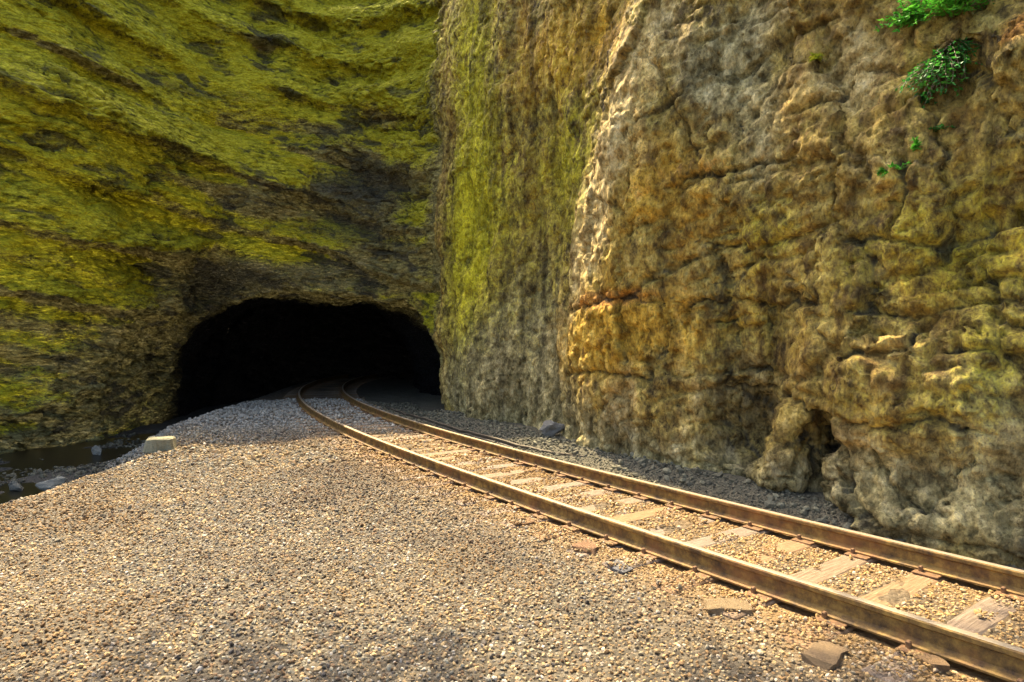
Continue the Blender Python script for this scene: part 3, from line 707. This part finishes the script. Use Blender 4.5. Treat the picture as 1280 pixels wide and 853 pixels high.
# ------------------------------------------------------------------ countable stones
m_blk, nt, bs = new_mat('stone block'); tc = N(nt, 'TexCoord').outputs['Object']; oi = N(nt, 'ObjectInfo')
nt.links.new(mix(nt, 1.0, oi.outputs['Color'], ramp(nt, noise(nt, tc, 7, 8, .7), [(.3, (.5, .5, .48)), (.5, (.9, .9, .88)), (.7, (1.2, 1.2, 1.15))]), 'MULTIPLY'), bs.inputs['Base Color'])
bs.inputs['Roughness'].default_value = .9; bump(nt, bs, noise(nt, tc, 18, 6, .7), .7, .03)
def rock(name, px, py, z0, w, h, label, col, seed, flat=.7, rz=0.0, block=False):
    Y = FPX * (CAM_Z - z0) / (py - PY0); X = (px - PX0) / FPX * Y
    z = float(ground_z([X], [Y])[0])
    if block:
        me = box_mesh(name, 2, 1.6, 2, .16 if h > .1 else .1, .24, seed, 2)
    else:
        me = stone_mesh(name, seed, 1.0, 3, .7)
    o = obj(name, me, None, m_blk); o.location = (X, Y, z + h * .36); o.scale = (w / 2, w / 2 * .9, h / 2); o.rotation_euler = (rnd.uniform(-.1, .1), rnd.uniform(-.1, .1), rz)
    o.color = (*col, 1); return tag(o, label, 'rock')
rock('stone_block', 202, 564, -.05, .46, .26, 'pale squared stone block at the gravel crest beside the dark ditch', (.27, .25, .15), 3, rz=.25, block=True)
rock('boulder', 122, 566, -.75, .34, .34, 'grey upright boulder in the dark ditch under the mossy cliff', (.17, .17, .14), 12)
rock('boulder', 66, 600, -.6, .50, .30, 'flat grey boulder in the ditch close to the gravel bank', (.20, .20, .165), 14, rz=.5)
rock('boulder', 20, 606, -.7, .34, .2, 'small dark boulder in the ditch at the left frame edge', (.10, .10, .08), 15)
rock('boulder', 612, 530, 0, .55, .34, 'rounded grey boulder at the rock wall foot nearest the tunnel', (.19, .18, .15), 22)
rock('boulder', 690, 553, 0, .45, .30, 'knobbly grey boulder on rubble below the ochre stain', (.21, .20, .17), 23)
rock('boulder', 762, 570, 0, .40, .30, 'dark boulder on rubble left of the wall hollow', (.14, .13, .11), 24)
rock('boulder', 1085, 640, 0, .36, .24, 'brown grey boulder at the wall foot right of the narrow cleft', (.20, .17, .13), 26)

for k, (px_, py_, w_, h_, col_, lab_) in enumerate([
    (655, 656, .22, .05, (.20, .11, .045), 'small rust brown flat stone, farthest of the loose slabs beside the near rail'),
    (735, 686, .34, .05, (.19, .10, .045), 'orange brown flat stone lying on the gravel just left of the grey slab'),
    (773, 711, .22, .05, (.13, .125, .125), 'blue grey flat slab on the gravel beside the near rail'),
    (908, 763, .30, .06, (.21, .145, .07), 'tan flat stone on the gravel beside the near rail, second nearest slab'),
    (1030, 822, .28, .06, (.19, .125, .06), 'broad brown flat stone, nearest slab beside the near rail'),
    (1165, 836, .16, .07, (.20, .12, .05), 'small brown stone almost touching the near rail at the lower right')]):
    o = rock('flat_stone', px_, py_, -.03, w_, h_, lab_, col_, 40 + k, rz=k * .9 + .3, block=True); o.location.z -= .012; o.scale.y *= .8
# shallow water standing in the ditch
wx = np.linspace(-16, -6.6, 40); wy = np.linspace(-6, 20, 60); A, B = np.meshgrid(wx, wy, indexing='ij'); n_ = 60
Wq = (np.arange(39)[:, None] * n_ + np.arange(59)[None, :]); Wq = np.stack([Wq, Wq + n_, Wq + n_ + 1, Wq + 1], -1).reshape(-1, 4)
wme = mesh_from('water', np.stack([A.ravel(), B.ravel(), np.full(A.size, -.80)], 1), Wq)
m, nt, bs = new_mat('ditch water'); bs.inputs['Base Color'].default_value = (.006, .006, .004, 1); bs.inputs['Roughness'].default_value = .3; bs.inputs['Specular IOR Level'].default_value = .25
bump(nt, bs, noise(nt, N(nt, 'NewGeometry').outputs['Position'], 5, 3), .15, .02); wme.materials.append(m)
w_ = bpy.data.objects.new('water', wme); COL.objects.link(w_); struct(w_, 'dark shallow water in the ditch below the mossy cliff')

# ------------------------------------------------------------------ plants on the rock wall
bvh = {}
for k in ('rock_wall',):
    me = ROCKS[k].data; bvh[k] = BVHTree.FromPolygons([v.co[:] for v in me.vertices], [p.vertices[:] for p in me.polygons])
def on_wall(px, py):
    d = Vector(((px - PX0) / FPX, 1, -(py - PY0) / FPX)).normalized()
    h = bvh['rock_wall'].ray_cast(Vector((0, 0, CAM_Z)), d); return h[0], h[1]
def leaf_mat(name, a, b):
    m, nt, bs = new_mat(name); gi = N(nt, 'NewGeometry'); rp = gi.outputs['Random Per Island']
    nt.links.new(ramp(nt, rp, [(0, a), (1, b)]), bs.inputs['Base Color']); bs.inputs['Roughness'].default_value = .5
    bs.inputs['Transmission Weight'].default_value = 0.0
    tr = N(nt, 'BsdfTranslucent'); nt.links.new(ramp(nt, rp, [(0, a), (1, b)]), tr.inputs[0])
    mx = N(nt, 'MixShader'); mx.inputs[0].default_value = .35
    nt.links.new(bs.outputs[0], mx.inputs[1]); nt.links.new(tr.outputs[0], mx.inputs[2])
    nt.links.new(mx.outputs[0], nt.nodes['Material Output'].inputs['Surface']); return m
M_FERN = leaf_mat('bright leaf', (.04, .22, .015), (.13, .46, .04)); M_IVY = leaf_mat('deep leaf', (.012, .10, .018), (.05, .27, .035)); M_HANG = leaf_mat('hanging leaf', (.02, .15, .02), (.09, .38, .04)); M_YEL = leaf_mat('yellow leaf', (.25, .30, .02), (.42, .42, .03))
m_stem, nt, bs = new_mat('brown stem'); bs.inputs['Base Color'].default_value = (.11, .06, .025, 1)
nt.links.new(ramp(nt, noise(nt, N(nt, 'TexCoord').outputs['Object'], 30, 4), [(.3, (.07, .04, .015)), (.7, (.16, .09, .04))]), bs.inputs['Base Color'])
def tube(V, F, pts, r0, r1, n=5):
    b = len(V)
    for i, p in enumerate(pts):
        d = (pts[min(i + 1, len(pts) - 1)] - pts[max(i - 1, 0)]).normalized(); a = d.orthogonal().normalized(); c = d.cross(a)
        r = r0 + (r1 - r0) * i / (len(pts) - 1)
        for k in range(n): V.append(p + (a * math.cos(k * 6.283 / n) + c * math.sin(k * 6.283 / n)) * r)
    for i in range(len(pts) - 1):
        for k in range(n): F.append((b + i * n + k, b + i * n + (k + 1) % n, b + (i + 1) * n + (k + 1) % n, b + (i + 1) * n + k))
def leaf(V, F, p, d, side, ln, w):
    b = len(V); up = d.cross(side).normalized(); m = p + d * ln * .45
    V.extend([p, m + side * w * .5 + up * w * .12, p + d * ln - up * ln * .1, m - side * w * .5 + up * w * .12, m])
    F.extend([(b, b + 1, b + 4), (b + 1, b + 2, b + 4), (b + 2, b + 3, b + 4), (b + 3, b, b + 4)])
def plant(name, px, py, rad, nst, lnleaf, mat, label, droop=.4, hang=False, seed=0, spread=1.0):
    p0, nrm = on_wall(px, py); rr = random.Random(seed)
    if p0 is None: return
    root = bpy.data.objects.new(name, None); COL.objects.link(root); root.location = p0
    SV, SF, LV, LF = [], [], [], []
    for i in range(nst):
        d = Vector((rr.gauss(0, .55) * spread, rr.gauss(0, .55) * spread, rr.uniform(.1, .9) if not hang else rr.uniform(-1.0, -.1))) + nrm * rr.uniform(.5, 1.1)
        d.normalize(); pts = [Vector((rr.uniform(-.2, .2) * rad * spread, rr.uniform(-.2, .2) * rad * spread, rr.uniform(-.15, .15) * rad)) - nrm * .04]; l = rad * rr.uniform(.6, 1.15)
        for k in range(6):
            pts.append(pts[-1] + d * l / 6); d = (d + Vector((rr.gauss(0, .12), rr.gauss(0, .12), -droop * (.15 + .1 * k)))).normalized()
        tube(SV, SF, pts, .006, .002)
        for k in range(1, 7):
            dd_ = (pts[k] - pts[k - 1]).normalized(); sd = dd_.cross(Vector((0, 0, 1)))
            sd = (sd.normalized() if sd.length > .05 else Vector((1, 0, 0)))
            for sgn in (-1, 1, 0):
                ld = (dd_ * (.5 if sgn else 1) + sd * sgn + Vector((rr.gauss(0, .3), rr.gauss(0, .3), rr.gauss(0, .3)))).normalized()
                ls = ld.cross(Vector((rr.gauss(0, .4), rr.gauss(0, .4), 1))).normalized()
                leaf(LV, LF, pts[k], ld, ls, lnleaf * rr.uniform(.6, 1.2), lnleaf * rr.uniform(.35, .6))
    me = bpy.data.meshes.new('stem'); me.from_pydata(SV, [], SF); obj('stem', me, root, m_stem)
    me = bpy.data.meshes.new('foliage'); me.from_pydata(LV, [], LF); obj('foliage', me, root, mat)
    return tag(root, label, 'plant')
plant('fern', 1148, 26, .34, 52, .06, M_FERN, 'bright green fern clump with arching fronds high on the rock wall', .5, seed=1)
plant('bush', 1195, 16, .40, 80, .06, M_FERN, 'bright green leafy bush at the top edge by the orange rock', .35, seed=2)
plant('hanging_plant', 1186, 70, .46, 64, .05, M_HANG, 'green leafy hanging plant trailing below the bright bush', .6, True, 3, 1.3)
plant('hanging_plant', 1160, 118, .16, 12, .045, M_IVY, 'loose green strands at the lower tip of the hanging plant', .6, True, 9)
plant('hanging_plant', 1200, 52, .22, 14, .05, M_IVY, 'small deep green creeper in the shadow between bush and hanging plant', .5, True, 4)
plant('seedling', 1144, 184, .11, 8, .045, M_FERN, 'small green sprig below the hanging plant on bare rock', .4, seed=5)
plant('seedling', 1176, 163, .11, 7, .04, M_IVY, 'faint deep green sprig between the hanging plant and lower tufts', .4, seed=6)
plant('grass_tuft', 1110, 214, .13, 10, .05, M_FERN, 'low green tuft, lowest plant on the rock wall', .5, seed=7, spread=1.6)
plant('seedling', 1023, 74, .10, 9, .05, M_YEL, 'small yellow plant on pale rock left of the green bush', .4, seed=8)

# ------------------------------------------------------------------ tree added unseen above the frame to shade the foreground gravel
def added_shade_tree():
    rr = random.Random(21); root = bpy.data.objects.new('shade_tree', None); COL.objects.link(root); base = Vector((3.4, 12.8, 11.3)); root.location = base
    TV, TF, LV, LF = [], [], [], []
    c = Vector((-4.1, 8.7, 10.3)) - base
    trunk = [Vector((0, 0, -.4)), Vector((-.5, -.1, .9)), Vector((-1.4, -.7, 1.7)), Vector((-2.9, -1.7, 1.6)), Vector((-4.6, -2.9, .7)), c, c + Vector((-3.4, -.7, -.2))]
    tube(TV, TF, trunk, .20, .04, 8)
    for i in range(120):
        u = rr.random() ** .6; k = 2 + u * 3.99; a = trunk[int(k)].lerp(trunk[min(int(k) + 1, 6)], k % 1)
        d = Vector((rr.gauss(0, .8), rr.gauss(0, .75), rr.gauss(.05, .35))).normalized(); l = rr.uniform(.7, 1.7); p = a; pts = [a]
        for j in range(5):
            d = (d + Vector((rr.gauss(0, .2), rr.gauss(0, .2), rr.gauss(-.03, .12)))).normalized(); p = p + d * l / 5; pts.append(p)
        tube(TV, TF, pts, .03, .008, 4)
        for j in range(1, 6):
            for q in range(7):
                ld = Vector((rr.gauss(0, 1), rr.gauss(0, 1), rr.gauss(-.2, .5))).normalized(); sd = ld.cross(Vector((rr.gauss(0, .4), rr.gauss(0, .4), 1))).normalized()
                leaf(LV, LF, pts[j] + Vector((rr.gauss(0, .12), rr.gauss(0, .12), rr.gauss(0, .12))), ld, sd, rr.uniform(.12, .22), rr.uniform(.09, .14))
    me = bpy.data.meshes.new('trunk'); me.from_pydata(TV, [], TF); obj('trunk', me, root, m_stem)
    me = bpy.data.meshes.new('crown'); me.from_pydata(LV, [], LF); obj('crown', me, root, M_IVY)
    tag(root, 'leafy tree added out of view to shade the foreground gravel', 'shade_tree')
added_shade_tree()
